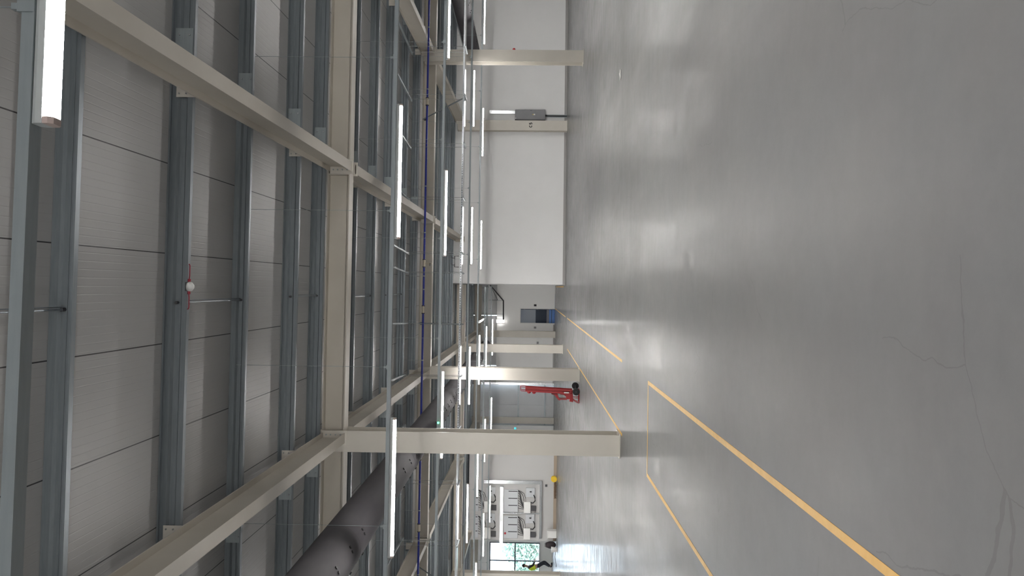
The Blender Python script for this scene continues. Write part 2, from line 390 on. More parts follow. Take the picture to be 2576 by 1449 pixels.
# rafters along the slope
def rafter(x, ya, yb, label):
    t = thing('rafter', label, 'rafter', (x, ya, 0), 0, 'cream roof rafters')
    pr = isec(.18, .42, .016, .011)
    mb = MB(); n = len(pr); b = 0
    for Y in (ya, yb):
        for p, q in pr: mb.v.append((p, Y - ya, raftz(Y) + q))
    for i in range(n):
        j = (i + 1) % n; mb.f.append((i, j, n + j, n + i))
    mb.f.append(tuple(range(n))[::-1]); mb.f.append(tuple(range(n, 2 * n)))
    mb.build('beam_section', 'cream_dim', t)
    for k, Y in enumerate((ya, yb)):
        d = .008 if k == 0 else -.008
        MB().box(-.13, .13, min(Y - ya, Y - ya + 2 * d), max(Y - ya, Y - ya + 2 * d), raftz(Y) - .03, raftz(Y) + .40).build('end_plate', 'cream', t)
        if k == 0 or yb > 14.5: continue
        for q in (-1, 1):
            for zz in (.08, .17, .26, .34):
                MB().tube([(q * .06, Y - ya + 2 * d, raftz(Y) + zz), (q * .06, Y - ya + 4.5 * d, raftz(Y) + zz)], .013, 6).build('bolt', 'galv', t)
    return t
B1, B2, B3, B4 = 13.97, 24.69, 36.2, 46.3
COLS = [(-2.84, 13.86), (-2.81, 24.58), (-2.92, 36.1), (-2.85, 46.1), (7.48, 24.6), (-13.72, 35.85)]
def wy(Y0, x): return yy_(Y0, x)
names = {-2.775: 'above the left column row', 2.19: 'right of centre', 7.60: 'above the right column row', -8.24: 'left of the fabric duct', -13.4: 'in the far left column row', 12.9: 'at the far right'}
for b, (a, c, nm) in enumerate(((2.9, B1, 'nearest bay'), (B1, B2, 'bay behind the first cross beam'), (B2, B3, 'bay behind the second cross beam'), (B3, B4, 'last bay before the back wall'))):
    for x in RX:
        if b == 0 and x not in (-2.775, 2.19): continue
        if b == 1 and x in (-13.4, 12.9): continue
        if b == 3 and x > 0: continue
        ya, yb = wy(a, x), wy(c, x)
        if b == 2 and x > .2: yb = min(yb, WY + PSI * x) + .15
        ya += .160 if b else 0; yb -= .160
        for cx, cy in COLS:
            if abs(cx - x) < .4:
                if abs(cy - ya) < .6: ya = max(ya, cy + .215)
                if abs(cy - yb) < .6: yb = min(yb, cy - .215)
        if abs(x - 7.6) < .1 and b == 2: yb = 34.58
        if b == 3 and abs(x + 13.4) < .1: yb = 41.1
        rafter(x, ya, yb, f'cream steel rafter {names[x]}, {nm}')

# cross beams
def cross_beam(y0, xa, xb, label, stiff):
    zb_ = {B1: 5.02, B2: 4.83, B3: 4.68}.get(y0, 4.54); d = .41
    t = thing('cross_beam', label, 'beam', (0, y0, 0), AZ, 'cream cross beams')
    MB().prism(isec(.30, d, .02, .014, zb_), xa, xb, 'x').build('beam_section', 'cream_dim', t)
    for x in stiff:
        MB().box(x - .008, x + .008, -.14, .14, zb_ + .02, zb_ + d - .02).build('stiffener', 'cream', t)
cross_beam(B1, -12, 11.5, 'deep cream cross beam, nearest of those spanning the hall', [2.05, 2.33])
cross_beam(B2, -16.5, 14, 'cream cross beam just behind the blue pipe, second from the camera', [2.05, 2.33, -8.4, -8.1])
cross_beam(B3, -18.5, .1, 'cream cross beam seen left of the white partition, third from the camera', [-8.4, -8.1])
cross_beam(B4 + .3, -20, .1, 'cream cross beam over the back wall, farthest from the camera', [])

# columns: H section, base plate, cap plate
def column(x, y, label, top, w=.385, d=.40):
    t = thing('steel_column', label, 'column', (x, y, 0), 0, 'cream steel columns')
    tf = .022; tw = .016
    pr = [(-w / 2, -d / 2), (w / 2, -d / 2), (w / 2, -d / 2 + tf), (tw / 2, -d / 2 + tf), (tw / 2, d / 2 - tf), (w / 2, d / 2 - tf), (w / 2, d / 2), (-w / 2, d / 2), (-w / 2, d / 2 - tf), (-tw / 2, d / 2 - tf), (-tw / 2, -d / 2 + tf), (-w / 2, -d / 2 + tf)]
    MB().prism(pr, .02, top, 'z').build('shaft', 'cream', t)
    MB().box(-w / 2 - .03, w / 2 + .03, -d / 2 - .03, d / 2 + .03, 0, .02).build('base_plate', 'cream', t)
    MB().box(-w / 2 - .01, w / 2 + .01, -d / 2 - .01, d / 2 + .01, top, top + .02).build('cap_plate', 'cream', t)
    return t
c1 = column(-2.84, 13.86, 'broad cream steel column in left foreground, nearest of the left row', 5.42)
column(-2.81, 24.58, 'cream steel column beside the red lifting truck', 5.16)
column(-2.92, 36.1, 'cream steel column in the left row, third from the camera', 4.98)
column(-2.85, 46.1, 'pale cream column against the back wall left of the doorway', 4.85)
c2 = column(7.48, 24.6, 'cream steel column standing clear of the white partition at right', 5.16)
c5 = column(7.42, 34.78, 'cream column against the white partition carrying the letters C5', 5.0, .46, .36)
column(-13.72, 35.85, 'cream steel column at far left edge near the windows', 4.98)
t = tag(MB().box(-.19, .19, -.1, .1, 0, zb - .05).build('wall_post', 'cream', None, (-8.25, YF - .42, 0), AZ), 'pale wall post between the grey cladding bays at the back', 'post')
# C5 lettering
def arc(cx, cz, rx, rz_, a0, a1, n=14): return [(cx + rx * math.cos(math.radians(a0 + (a1 - a0) * k / n)), cz + rz_ * math.sin(math.radians(a0 + (a1 - a0) * k / n))) for k in range(n + 1)]
mb = MB().strip(arc(-.06, .07, .040, .055, 42, 318), .034, -.002, .002, 'y')
mb2 = MB().strip([(.098, .127), (.040, .127), (.031, .066)] + arc(.062, .046, .038, .036, 140, -150), .032, -.002, .002, 'y')
lt = mb.build('letter_c', 'ink', c5, (.02, -.186, 1.60)); l5 = mb2.build('digit_five', 'ink', c5, (.02, -.186, 1.60)); l5['label'] = 'black digit 5'
lt['label'] = 'black letter C'
tag(MB().tube([(0, 0, 0), (.035, 0, 0), (.05, 0, 0)], [.045, .045, .03], 12).build('sounder', 'red', None, (7.675, 24.42, 2.25)), 'small dark red sounder on the side of the right hand column', 'alarm')

# ------------------------------------------------------------------ lighting trunking and battens
LP = .045; LZ = AZ and math.atan(LP)
ROWS = {1: (2.728, [1.50], (-3.4, 3.4)), 2: (10.2, [1.56, -2.70], (-5.3, 5.3)), 3: (15.98, [5.80, 1.56, -2.70], (-8, 8)),
        4: (23.90, [6.02, 1.62, -2.80, -7.1], (-11, 11)), 5: (28.05, [10.05, 5.80, 1.56, -2.70, -6.80, -11.0], (-13.5, 13.5)),
        6: (32.75, [-2.62, -6.60, -10.6, ], (-15, .0)), 7: (38.4, [-2.55, -6.50, -10.9, -15.2], (-17, .05))}
EXTRA = {1: [-2.70, 5.80, -6.8, 10.05], 2: [5.80, 10.05, -6.80, -11.0], 3: [10.05, -7.1, -11.3], 4: [10.4, -11.4], 5: [14.3, -15.2], 6: [-14.9, -19], 7: [-19.4]}  # unseen battens continuing the grid, added to brighten columns and walls
EXTRA_ROWS = {0: (-2.9, [-6.8, -2.7, 1.56, 5.8]), -1: (-7.2, [-2.7, 1.56])}
rowname = {1: 'nearest trunking row overhead', 2: 'second trunking row', 3: 'third trunking row', 4: 'fourth trunking row', 5: 'fifth trunking row', 6: 'sixth trunking row', 7: 'farthest trunking row'}
me_lens = MB().prism([(-.030, .030), (-.033, .010), (-.022, -.004), (.022, -.004), (.033, .010), (.030, .030)], -.90, .90, 'x').mesh('lens', 'lens')
me_body = MB().prism([(-.036, .030), (.036, .030), (.036, .055), (.026, .072), (-.026, .072), (-.036, .055)], -.925, .925, 'x').mesh('body', 'batten')
me_cap0 = MB().prism([(-.033, .030), (-.035, .008), (-.022, -.007), (.022, -.007), (.035, .008), (.033, .030)], .90, .925, 'x').mesh('end_cap', 'lens_end')
me_cap1 = MB().prism([(-.033, .030), (-.035, .008), (-.022, -.007), (.022, -.007), (.035, .008), (.033, .030)], -.925, -.90, 'x').mesh('end_cap', 'lens_end')
me_clip = MB().box(-.03, .03, -.036, .036, -.004, .062).box(-.012, .012, -.012, .012, .06, .10).mesh('clip', 'galv')
LZ0 = 3.452
for r, (y0, xs, (xa, xb)) in ROWS.items():
    lz = LZ0 + (.04 if r == 4 else 0); zt_ = lz + .074; LPr = .04 if r == 4 else LP; LA = math.atan(LPr)
    tr = thing('lighting_trunking', f'galvanised lighting trunking hung on thin wires, {rowname[r]}', 'trunking', (0, y0, zt_), LA, 'lighting trunking runs')
    MB().prism([(-.034, 0), (.034, 0), (.034, .006), (.028, .006), (.028, .052), (-.028, .052), (-.028, .006), (-.034, .006)], xa, xb, 'x').build('trunk_rail', 'galv', tr)
    if r == 3:
        g = MB().ball((-2.87, -.03, .02), .022, 8, 6).build('indicator', 'green_led', tr); g['label'] = 'tiny green indicator lamp'
    k = math.ceil((xa - 1.02) / 2.12)
    while 1.02 + 2.12 * k < xb:
        x = 1.02 + 2.12 * k; k += 1
        Y = y0 + LPr * x
        h = put('hanger_clip', me_clip, tr, (x, 0, .0035))
        MB().tube([(0, 0, .09), (0, 0, deckz(Y) - zt_ - .02 + .006)], .0032, 5).build('suspension_wire', 'galv', h)
    for i, x in enumerate(xs):
        n = len(xs)
        pos = f'{ORD[i]} from the right' if n > 1 else 'the only one in view'
        t = thing('led_batten', f'lit white LED batten under the {rowname[r]}, {pos}', 'light', (x, y0 + LPr * x, lz), LA, 'LED battens')
        put('lens', me_lens, t); put('mounting_channel', me_body, t); put('end_cap', me_cap0, t); put('end_cap', me_cap1, t)
hall = [(y0 + LP * x, x) for r, xs in EXTRA.items() for y0 in (ROWS[r][0],) for x in xs] + [(y0 + LP * x, x) for y0, xs in EXTRA_ROWS.values() for x in xs]
for y, x in hall:
    t = thing('led_batten', 'unseen LED batten added outside the picture to brighten the hall', 'light', (x, y, LZ0), LZ, 'LED battens added outside the picture')
    put('lens', me_lens, t); put('mounting_channel', me_body, t); put('end_cap', me_cap0, t); put('end_cap', me_cap1, t)

# ------------------------------------------------------------------ cable tray above the fourth row
TP = .045; TA = math.atan(TP)
TY, TZ = 22.02, 3.63
tr = thing('cable_tray', 'bright perforated cable tray hung on pairs of rods before the second cross beam', 'tray', (0, TY, TZ), TA)
mb = MB().box(-11, 10, -.2, .2, 0, .004).box(-11, 10, -.204, -.2, 0, .045).box(-11, 10, .2, .204, 0, .045).box(-11, 10, -.204, -.19, .045, .049).box(-11, 10, .19, .204, .045, .049)
mb.build('tray_channel', 'galv_bright', tr)
mb = MB()
for i in range(0, 120):
    x = -4.5 + i * .07; mb.box(x, x + .03, -.2055, -.2042, .016, .03)
mb.build('perforation', 'dark', tr)
for x in (7.03, 5.60, 4.16, 2.58, .98, .40, -1.1, -2.6, -4.1, -5.67, -7.4, -8.8):
    MB().box(x - .02, x + .02, -.34, .34, -.034, -.004).build('trapeze_channel', 'galv', tr)
    for q in (-.24, .24):
        zz = purlz(TY) - TZ
        MB().tube([(x, q, -.05), (x, q, zz + .02)], .0055, 6).build('hanger_rod', 'galv_bright', tr)
    zz = purlz(TY) - TZ
    MB().box(x - .022, x + .022, -2.42, .42, zz - .055, zz - .012).build('top_channel', 'galv', tr)
for x, yb in ((5.6, 0), (-1.1, 0), (-8.8, 0)):
    Yb = B2 - .16 - TY; zb_ = 4.80 + .40 - TZ
    mb = MB().tube([(x, .05, .02), (x, Yb - .02, zb_ + .02)], .024, 4)
    mb.build('brace_strut', 'galv', tr)
    MB().box(x - .04, x + .04, Yb - .06, Yb, zb_ - .12, zb_ - .02).build('brace_foot', 'dark', tr)
# small frame clipped above the tray
t = thing('hanging_bracket', 'small dark hanging bracket above the cable tray near the partition corner', 'bracket', (.72, TY - .28, TZ + .07), TA)
MB().tube([(-.16, 0, 0), (-.16, 0, .12), (.16, 0, .12), (.16, 0, 0)], .012, 6).build('frame_tube', 'dark', t)
for q in (-.1, .1): MB().tube([(q, 0, .12), (q, 0, .20), (q + .05, 0, .22)], .010, 6).build('hook', 'dark', t)

# ------------------------------------------------------------------ blue pipe with couplings
BP = .05; BA = math.atan(BP)
PZ, PY_ = 4.806, 22.45
t = thing('compressed_air_pipe', 'long dark blue pipe hung across the hall before the second cross beam', 'pipe', (0, PY_, PZ), BA)
MB().tube([(-20, 0, 0), (14, 0, 0)], .031, 10).build('pipe_run', 'blue_pipe', t, smooth=True)
for x in (5.57, .68, -.70, -7.1):
    MB().tube([(x - .10, 0, 0), (x + .10, 0, 0)], .042, 10).build('coupling', 'brass', t)
    for q in (-.11, .11): MB().tube([(x + q - .012, 0, 0), (x + q + .012, 0, 0)], .05, 10).build('collar', 'dark', t)
for x in (7.85, 5.95, 3.0, 1.6, .3, -.1, -2.2, -4.3, -6.6, -8.45, -10.9):
    MB().tube([(x - .015, 0, 0), (x + .015, 0, 0)], .038, 10).build('pipe_clip', 'galv', t)
    MB().tube([(x, 0, .035), (x, 0, purlz(PY_) - PZ + .1)], .0045, 5).build('hanger_wire', 'galv', t)
v = MB().tube([(.68, 0, -.03), (.68, 0, -.24)], .018, 8).build('drop_valve', 'brass', t)
MB().box(.60, .69, -.02, .02, -.19, -.165).build('lever', 'dark', v)

# ------------------------------------------------------------------ fabric ducts with nozzles
def duct(x, z, ya, yb, label, ys, angs):
    t = thing('fabric_duct', label, 'duct', (x, ya, z), 0, 'fabric air ducts')
    R = .318; n = 40; mb = MB(); k = int((yb - ya) / 1.2)
    path = [(0, (yb - ya) * i / k, 0) for i in range(k + 1)]
    mb.tube(path, R, n); mb.build('sleeve', 'duct', t, smooth=True)
    mb = MB()
    for yj in (ya + 3.3, ya + 8.3, ya + 13.3, ya + 18.3, ya + 23.3, ya + 28.3):
        if yj < yb: mb.tube([(0, yj - ya - .004, 0), (0, yj - ya + .004, 0)], R + .0015, n)
    mb.build('seam_band', 'duct', t, smooth=False)
    MB().box(-.012, .012, 0, yb - ya, R - .01, R + .05).build('hanging_rail', 'galv', t)
    for y in ys:
        for a in angs:
            a = math.radians(a); c = Vector((math.cos(a), 0, math.sin(a)))
            MB().tube([tuple(c * (R - .01) + Vector((0, y - ya, 0))), tuple(c * (R + .016) + Vector((0, y - ya, 0)))], .021, 10).build('nozzle', 'black', t)
ysn = [7.68, 8.41, 9.15, 9.88, 10.61, 14.17, 14.90, 15.64, 16.4, 17.1, 19.1, 19.85, 20.6, 21.35, 22.06, 22.8, 23.6, 24.4, 25.1, 28.0, 28.7, 30.2]
duct(-3.62, 4.26, 2.0, 46.8, 'long grey fabric air duct running away at left beside the columns', ysn, (-57, -69, -121))
duct(10.28, 4.25, 20.0, 33.0, 'grey fabric air duct at right, passing behind the free standing column', [27.16, 27.9, 29.6, 30.4, 31.2], (-103, -116, -60))

# ------------------------------------------------------------------ smoke detector on the second purlin
yd = yy_(near[1], -.04); zd = purlz(yd)
t = thing('smoke_detector', 'white round smoke detector with red cables on a roof purlin', 'detector', (-.04, yd + .02, zd), AZ)
MB().tube([(0, 0, 0), (0, 0, -.022), (0, 0, -.04), (0, 0, -.062)], [.052, .056, .050, .026], 32).build('head', 'white_plastic', t, smooth=True)
MB().box(-.05, .05, -.03, .03, -.004, .02).build('backplate', 'dark', t)
for s in (-1, 1):
    MB().tube([(s * .052, 0, -.012), (s * .085, 0, -.012)], .017, 10).build('cable_gland', 'red_cable', t)
    MB().tube([(s * .085, 0, -.012), (s * .12, 0, -.016), (s * .235, 0, -.016), (s * .25, 0, -.010), (s * .255, .01, .012)], .006, 6).build('red_cable', 'red_cable', t)

# ------------------------------------------------------------------ distribution board by column C5
yb = WY + PSI * 7.97
t = thing('distribution_board', 'grey distribution board on the white partition beside the C5 column', 'cabinet', (7.97, yb - .022, 1.0), AZ)
e = MB().box(-.235, .235, -.20, 0, 0, 1.40).build('enclosure', 'board', t, bevel=.008)
d = MB().box(-.205, .205, -.215, -.20, .05, 1.35).build('door', 'board', t, bevel=.005)
MB().box(-.03, .03, -.219, -.215, .47, .54).build('warning_label', 'sticker', d)
MB().prism([(-.024, .552), (.024, .552), (0, .60)], -.220, -.215, 'y').build('warning_label', 'sticker_y', d)
MB().box(-.20, -.14, -.203, -.2, 1.33, 1.37).build('maker_plate', 'sticker', e)
MB().box(.17, .185, -.225, -.215, .62, .70).build('handle', 'dark', d)
MB().box(.06, .21, -.09, 0, 1.40, 2.58).build('riser_trunking', 'galv_bright', t)
MB().box(.06, .21, -.093, -.09, 2.0, 2.012).build('riser_joint', 'dark', t)
MB().tube([(-.005, -.06, 0), (-.02, -.06, -.10), (-.02, -.06, -1.0)], [.05, .026, .026], 8).build('supply_cable', 'black', t)
MB().box(-.075, .055, -.025, 0, -1.0, -.03).build('cable_ladder', 'galv', t)

# ------------------------------------------------------------------ floor markings and small things on the floor
def line(x0, x1, y0, y1, label):
    o = MB().box(x0, x1, y0, y1, 0, .0022).build('floor_line', 'yellow_line'); tag(o, label, 'floor marking', 'yellow floor lines')
line(-1.335, -1.283, .8, 10.62, 'wide yellow floor line running from the foreground towards the back')
line(-1.320, -1.270, 13.54, 32.4, 'long yellow floor line in the middle of the hall beyond the gap')
line(-1.320, -1.270, 33.9, 46.8, 'yellow floor line leading up to the doorway')
line(-2.625, -2.573, .8, 10.62, 'yellow floor line at lower left in front of the near column')
line(-2.615, -2.565, 13.40, 32.0, 'yellow floor line running from the near column past the red truck')
line(-2.573, -1.335, 10.58, 10.62, 'yellow floor line across the walkway joining the two near lines')
line(.03, .08, 36.0, 45.5, 'short yellow floor line along the end of the white partition')
mb = MB(); pts = []
random.seed(3)
for i in range(9):
    u = i / 8; pts.append((.02 * math.sin(7 * u), -.28 + .56 * u, .012 + .01 * random.random()))
mb.tube(pts, [.012, .03, .035, .05, .045, .04, .03, .02, .008], 6)
o = mb.build('tape_scrap', 'sticker', None, (4.02, 14.25, .008)); o.scale = (.6, .38, .4); o.rotation_euler = (0, 0, 1.45)
tag(o, 'crumpled scrap of pale tape lying alone on the concrete floor', 'litter')

# ------------------------------------------------------------------ red lifting truck beside the second left column
t = thing('lifting_truck', 'red hand lifting truck with black wheels beside a cream column', 'hand truck', (-3.36, 24.45, 0), 0)
def tilt(z): return (z - .15) * .045          # mast leans slightly to the right
mb = MB()
def quadbar(mb, xa, xb, ya, yb, z0, z1):
    b = len(mb.v)
    for z in (z0, z1):
        o = tilt(z)
        mb.v += [(xa + o, ya, z), (xb + o, ya, z), (xb + o, yb, z), (xa + o, yb, z)]
    mb.f += [tuple(b + i for i in q) for q in ((0, 3, 2, 1), (4, 5, 6, 7), (0, 1, 5, 4), (1, 2, 6, 5), (2, 3, 7, 6), (3, 0, 4, 7))]
for ya in (-.20, .14):
    quadbar(mb, -.055, -.005, ya, ya + .06, .22, 1.74); quadbar(mb, .045, .085, ya, ya + .06, .22, 1.74)
quadbar(mb, -.03, .06, -.20, .20, 1.70, 1.74); quadbar(mb, -.03, .06, -.20, .20, .22, .30); quadbar(mb, -.01, .05, -.16, .16, .55, 1.70)
mb.build('mast', 'red', t)
a = tilt(1.74); b_ = tilt(1.90)
MB().tube([(-.045 + a, -.17, 1.72), (-.045 + b_, -.17, 1.86), (-.01 + b_, -.17, 1.90), (.06 + b_, -.17, 1.90), (.085 + b_, -.17, 1.87), (.075 + a, -.17, 1.72)], .011, 6).tube([(-.045 + a, .17, 1.72), (-.045 + b_, .17, 1.86), (-.01 + b_, .17, 1.90), (.06 + b_, .17, 1.90), (.085 + b_, .17, 1.87), (.075 + a, .17, 1.72)], .011, 6).tube([(.08 + b_, -.17, 1.885), (.08 + b_, .17, 1.885)], .012, 6).build('handle', 'red', t)
for z in (1.62, 1.46): MB().ball((-.075 + tilt(z), -.1, z), .055, 10, 8, (1, 1, 1.1)).build('winch_knob', 'red', t)
cz = tilt(.5)
MB().prism([(-.06, .90), (-.09, .80), (-.24, .68), (-.26, .62), (-.20, .62), (-.18, .66), (-.06, .70)], -.16, .16, 'y').build('gusset', 'red', t)
MB().box(-.21, -.05, -.18, .18, .21, .42).prism([(-.19, .42), (-.05, .42), (-.05, .62), (-.07, .62), (-.08, .50), (-.12, .44)], -.15, .15, 'y').box(-.235, -.205, -.15, .15, .40, .64).build('carriage', 'red', t)
MB().prism([(-.28, .32), (-.05, .30), (-.05, .22), (-.30, .20)], -.2, .2, 'y').build('carriage_foot', 'red', t)
for ya in (-.16, .16):
    MB().tube([(-.22, ya, .22), (-.28, ya, .14), (-.33, ya, .03), (-.33, ya, .012)], .013, 6).tube([(-.17, ya, .22), (-.17, ya, .012)], .011, 6).tube([(-.33, ya, .012), (.10, ya, .012)], .012, 6).build('leg', 'red', t)
MB().box(-.02, .02, -.206, -.2, .34, .50).build('label_plate', 'sticker', t)
for k, (wx, wyy) in enumerate(((.17, .24), (.04, -.24))):
    w_ = MB().tube([(wx, wyy - .035, .115), (wx, wyy - .03, .115), (wx, wyy + .03, .115), (wx, wyy + .035, .115)], [.098, .112, .112, .098], 24).build('wheel', 'black', t)
    MB().tube([(wx, wyy - .045, .115), (wx, wyy + .045, .115)], .022, 12).build('hub', 'dark', w_)
MB().tube([(.17, .24, .115), (.04, -.24, .115)], .014, 8).build('axle', 'dark', t)

# ------------------------------------------------------------------ back wall fittings
def bwp(x, y, z): return (x, YF + PSI * x + y, z)
# galvanised rails and post in the recessed cladding bay
for i, z in enumerate((2.21, .55)):
    tag(MB().box(-8.60, -5.97, -.05, .05, -.05, .05).build('cladding_rail', 'galv', None, (0, YF + .36, z), AZ), f'horizontal galvanised rail on the grey cladding, {["upper", "lower"][i]} one behind the red truck', 'rail', 'cladding rails')
tag(MB().box(-.07, .07, -.06, .06, 0, zb - .02).build('cladding_post', 'galv_bright', None, bwp(-6.02, .08, 0), AZ), 'shiny galvanised upright at the right end of the grey cladding bay', 'post')
t = thing('exit_sign', 'small cyan lit sign on the back wall beside the near left column', 'sign', bwp(-8.76, -.01, 2.36), AZ)
MB().box(-.14, .13, -.05, 0, -.07, .09).build('housing', 'white_plastic', t); MB().box(-.12, .06, -.056, -.05, -.05, .08).build('face', 'cyan', t)
tag(MB().box(-3.6, .10, -.04, .0, -.05, .05).build('wall_rail', 'galv', None, (0, YF + .055, 4.24), AZ), 'grey horizontal rail across the upper back wall above the doorway', 'rail')
t = thing('junction_box', 'grey box on the upper back wall above the rail', 'box', bwp(-.68, .06, 4.29), AZ)
MB().box(-.28, .28, -.16, -.001, 0, .17).build('case', 'galv', t, bevel=.01); MB().box(-.26, .26, -.17, -.16, .02, .15).build('lid', 'galv', t)
t = thing('cable_ladder', 'black stepped cable ladder on the back wall above the doorway', 'cable ladder', bwp(0, -.25, 3.2), AZ)
MB().tube([(.12, 0, .86), (-.84, 0, .02), (-2.05, 0, 0)], .04, 8).build('side_rail', 'dark', t)
MB().tube([(.12, .12, .86), (-.80, .18, .38)], .014, 6).tube([(-.80, .18, .38), (-.80, .18, .9)], .012, 6).build('stay', 'dark', t)
for x in (-.84, -1.68): MB().tube([(x, .02, 0), (x, .02, 1.3)], .010, 6).build('drop_rod', 'galv', t)
t = thing('wall_light', 'bright white upright lamp on the back wall at the end of the black cable ladder', 'light', bwp(-2.13, -.02, 3.15), AZ)
MB().box(-.10, .10, -.05, .0, -.01, .49).build('housing', 'white_plastic', t); MB().box(-.085, .085, -.08, -.05, .0, .48).build('diffuser', 'wall_lamp', t)
t = tag(MB().tube([(.0, 0, 0), (.02, 0, .16), (-.02, 0, .3), (.03, 0, .44), (0, .02, .6), (.05, .04, .75)], .035, 8).build('flexible_hose', 'galv_bright', None, bwp(-.02, -.35, 4.15), AZ, True), 'silver flexible hose hanging at the corner of the white partition', 'hose')
t = thing('conduit_run', 'grey metal conduit tray running to the back wall under the roof', 'tray', (-1.85, 39.5, 4.22), 0)
MB().box(-.06, .06, 0, YF - 39.7, 0, .05).build('tray_channel', 'galv_bright', t)
for q in (.5, 3.5, 6.5): MB().tube([(0, q, .05), (0, q, deckz(39.5 + q) - 4.24)], .006, 6).build('hanger_rod', 'galv', t)
t = thing('wall_socket', 'small black socket on the back wall beside the electrical racks', 'socket', (-10.8, 41.25 + .0076 - .002, .55), AZ)
MB().box(-.06, .06, -.05, 0, -.05, .07).build('body', 'dark', t); MB().tube([(0, -.03, -.05), (.02, -.03, -.36)], .008, 6).build('lead', 'grey_plastic', t)
for i, (x, z) in enumerate(((-2.83, .30), (-3.25, 1.05))):
    tag(MB().box(-.07, .07, -.05, 0, -.06, .06).build('outlet_box', 'board', None, bwp(x, -.002, z) if i == 0 else (-3.43, 36.95 + 10, 1.05), AZ if i else AZ), ['grey outlet box low on the wall left of the doorway', 'small grey outlet box on the wall seen beside the third left column'][i], 'socket')

# nearer white wall block carrying the racks
RK = .8745
RY = 41.25
def rwp(x, y, z): return (x * RK, RY + PSI * (x * RK + 11) + y, 1.7 + (z - 1.7) * RK)
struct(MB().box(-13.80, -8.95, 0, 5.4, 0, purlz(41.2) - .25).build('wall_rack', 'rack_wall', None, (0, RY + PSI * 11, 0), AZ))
struct(MB().box(-13.80, -8.95, -.02, 0, 0, .16).build('baseboard_rack', 'skirt_brown', None, (0, RY + PSI * 11, 0), AZ))
# electrical racks: four identical boards in two columns with metal trunking round them
t = thing('rack_trunking', 'galvanised trunking frame round the electrical racks on the back wall', 'trunking', rwp(0, 0, 0), AZ); t.scale = (RK,) * 3
MB().box(-12.26, -12.06, -.14, -.002, .66, 4.3).build('upright', 'galv_bright', t)
MB().box(-15.6, -12.26, -.14, -.002, .66, .80).build('lower_duct', 'galv_bright', t)
MB().box(-15.95, -12.45, -.16, -.002, 3.06, 3.26).build('middle_duct', 'galv_bright', t)
MB().box(-14.11, -14.05, -.12, -.002, .80, 3.06).build('divider', 'galv_bright', t)
def rack(x0, z0, label, top):
    t = thing('electrical_board', label, 'electrical board', rwp(x0, 0, z0), AZ, 'electrical boards on the back wall'); t.scale = (RK,) * 3
    MB().box(-1.38, 0, -.10, -.002, 1.06, top).build('cabinet', 'grey_plastic', t, bevel=.01)
    for u in (-.10, -.54, -.97): MB().box(u - .025, u + .025, -.112, -.10, 1.10, min(1.66, top - .06)).build('slot', 'dark', t)
    MB().box(-1.42, -.74, -.16, -.002, .28, .70).build('white_box', 'white_plastic', t, bevel=.01)
    i_ = MB().box(-.44, .12, -.10, -.002, .02, .58).build('isolator', 'grey_plastic', t, bevel=.01)
    MB().box(-.14, -.08, -.14, -.10, .22, .34).build('switch_handle', 'ink', i_)
    MB().box(-1.30, -.98, -.12, -.002, -.06, .26).build('terminal_block', 'dark', t)
    mb = MB()
    for k in range(8):
        x = -.08 - .15 * k
        mb.tube([(x, -.05, 1.06), (x - .02, -.09, .98), (-.78 - .06 * k + .0, -.10, .82 - .02 * k), (-.80 - .07 * k, -.08, .70)], .014, 5)
    mb.tube([(-.10, -.06, 1.06), (-.16, -.10, .92), (-.34, -.12, .76), (-.52, -.10, .72), (-.70, -.1, .70)], .014, 5)
    mb.tube([(-.05, -.06, 1.06), (-.12, -.10, .86), (-.22, -.12, .70), (-.5, -.12, .60), (-.74, -.1, .58)], .014, 5)
    mb.build('cable_loom', 'black', t)
    MB().tube([(-.78, -.1, .28), (-.80, -.12, .12), (-.66, -.13, 0), (-.44, -.12, .02), (-.30, -.1, .10)], [.03, .03, .035, .04, .03], 8).build('supply_cable', 'black', t)
rack(-12.62, 1.08, 'electrical board low on the back wall, right hand one of the pair', 1.95)
rack(-14.24, 1.08, 'electrical board low on the back wall, next to the window', 1.95)
rack(-12.62, 3.55, 'upper electrical board on the back wall, above the right hand one', 1.28)
rack(-14.24, 3.55, 'upper electrical board on the back wall, nearest the window', 1.28)
tag(MB().tube([(0, 0, 0), (0, -.05, 0)], .06, 10).build('stop_button', 'red', None, rwp(-15.30, -.10, 2.92), AZ), 'small red stop button on the lower left electrical board', 'button')

# floor clutter under the racks
t = thing('cable_reel', 'yellow cable reel standing on the floor by the back wall', 'cable reel', (-10.33, 40.85, 0), AZ)
for q in (-.09, .09): MB().tube([(0, q - .012, .16), (0, q + .012, .16)], .16, 20).build('flange', 'yellow', t)
MB().tube([(0, -.09, .16), (0, .09, .16)], .09, 16).build('drum', 'black', t)
t = thing('cable_coil', 'loose heap of brown cable on the floor right of the white boxes', 'cable', (-11.0, 40.95, .0), AZ)
mb = MB(); pts = []
for i in range(60):
    a = i * .42; r_ = .22 + .09 * math.sin(i * 1.3); pts.append((r_ * 1.7 * math.cos(a), r_ * .6 * math.sin(a), .03 + .10 * abs(math.sin(i * .9))))
mb.tube(pts, .016, 6).build('loops', 'brown', t)
t = thing('storage_box', 'white box on the floor at the foot of the back wall', 'box', (-13.25, 40.75, 0), AZ)
MB().box(-.19, .19, -.2, .2, 0, .45).build('carton', 'white_plastic', t, bevel=.01); MB().box(-.21, .21, -.22, .22, .45, .49).build('lid', 'white_plastic', t)
t = thing('tool_bag', 'dark slumped tool bag beside the white box', 'bag', (-13.85, 40.7, 0), AZ)
MB().ball((0, 0, .29), .23, 14, 10, (.85, .8, 1.25)).build('sack', 'jacket', t, smooth=True)
MB().tube([(-.14, 0, .48), (-.08, 0, .60), (.08, 0, .60), (.14, 0, .48)], .016, 6).build('strap', 'black', t)
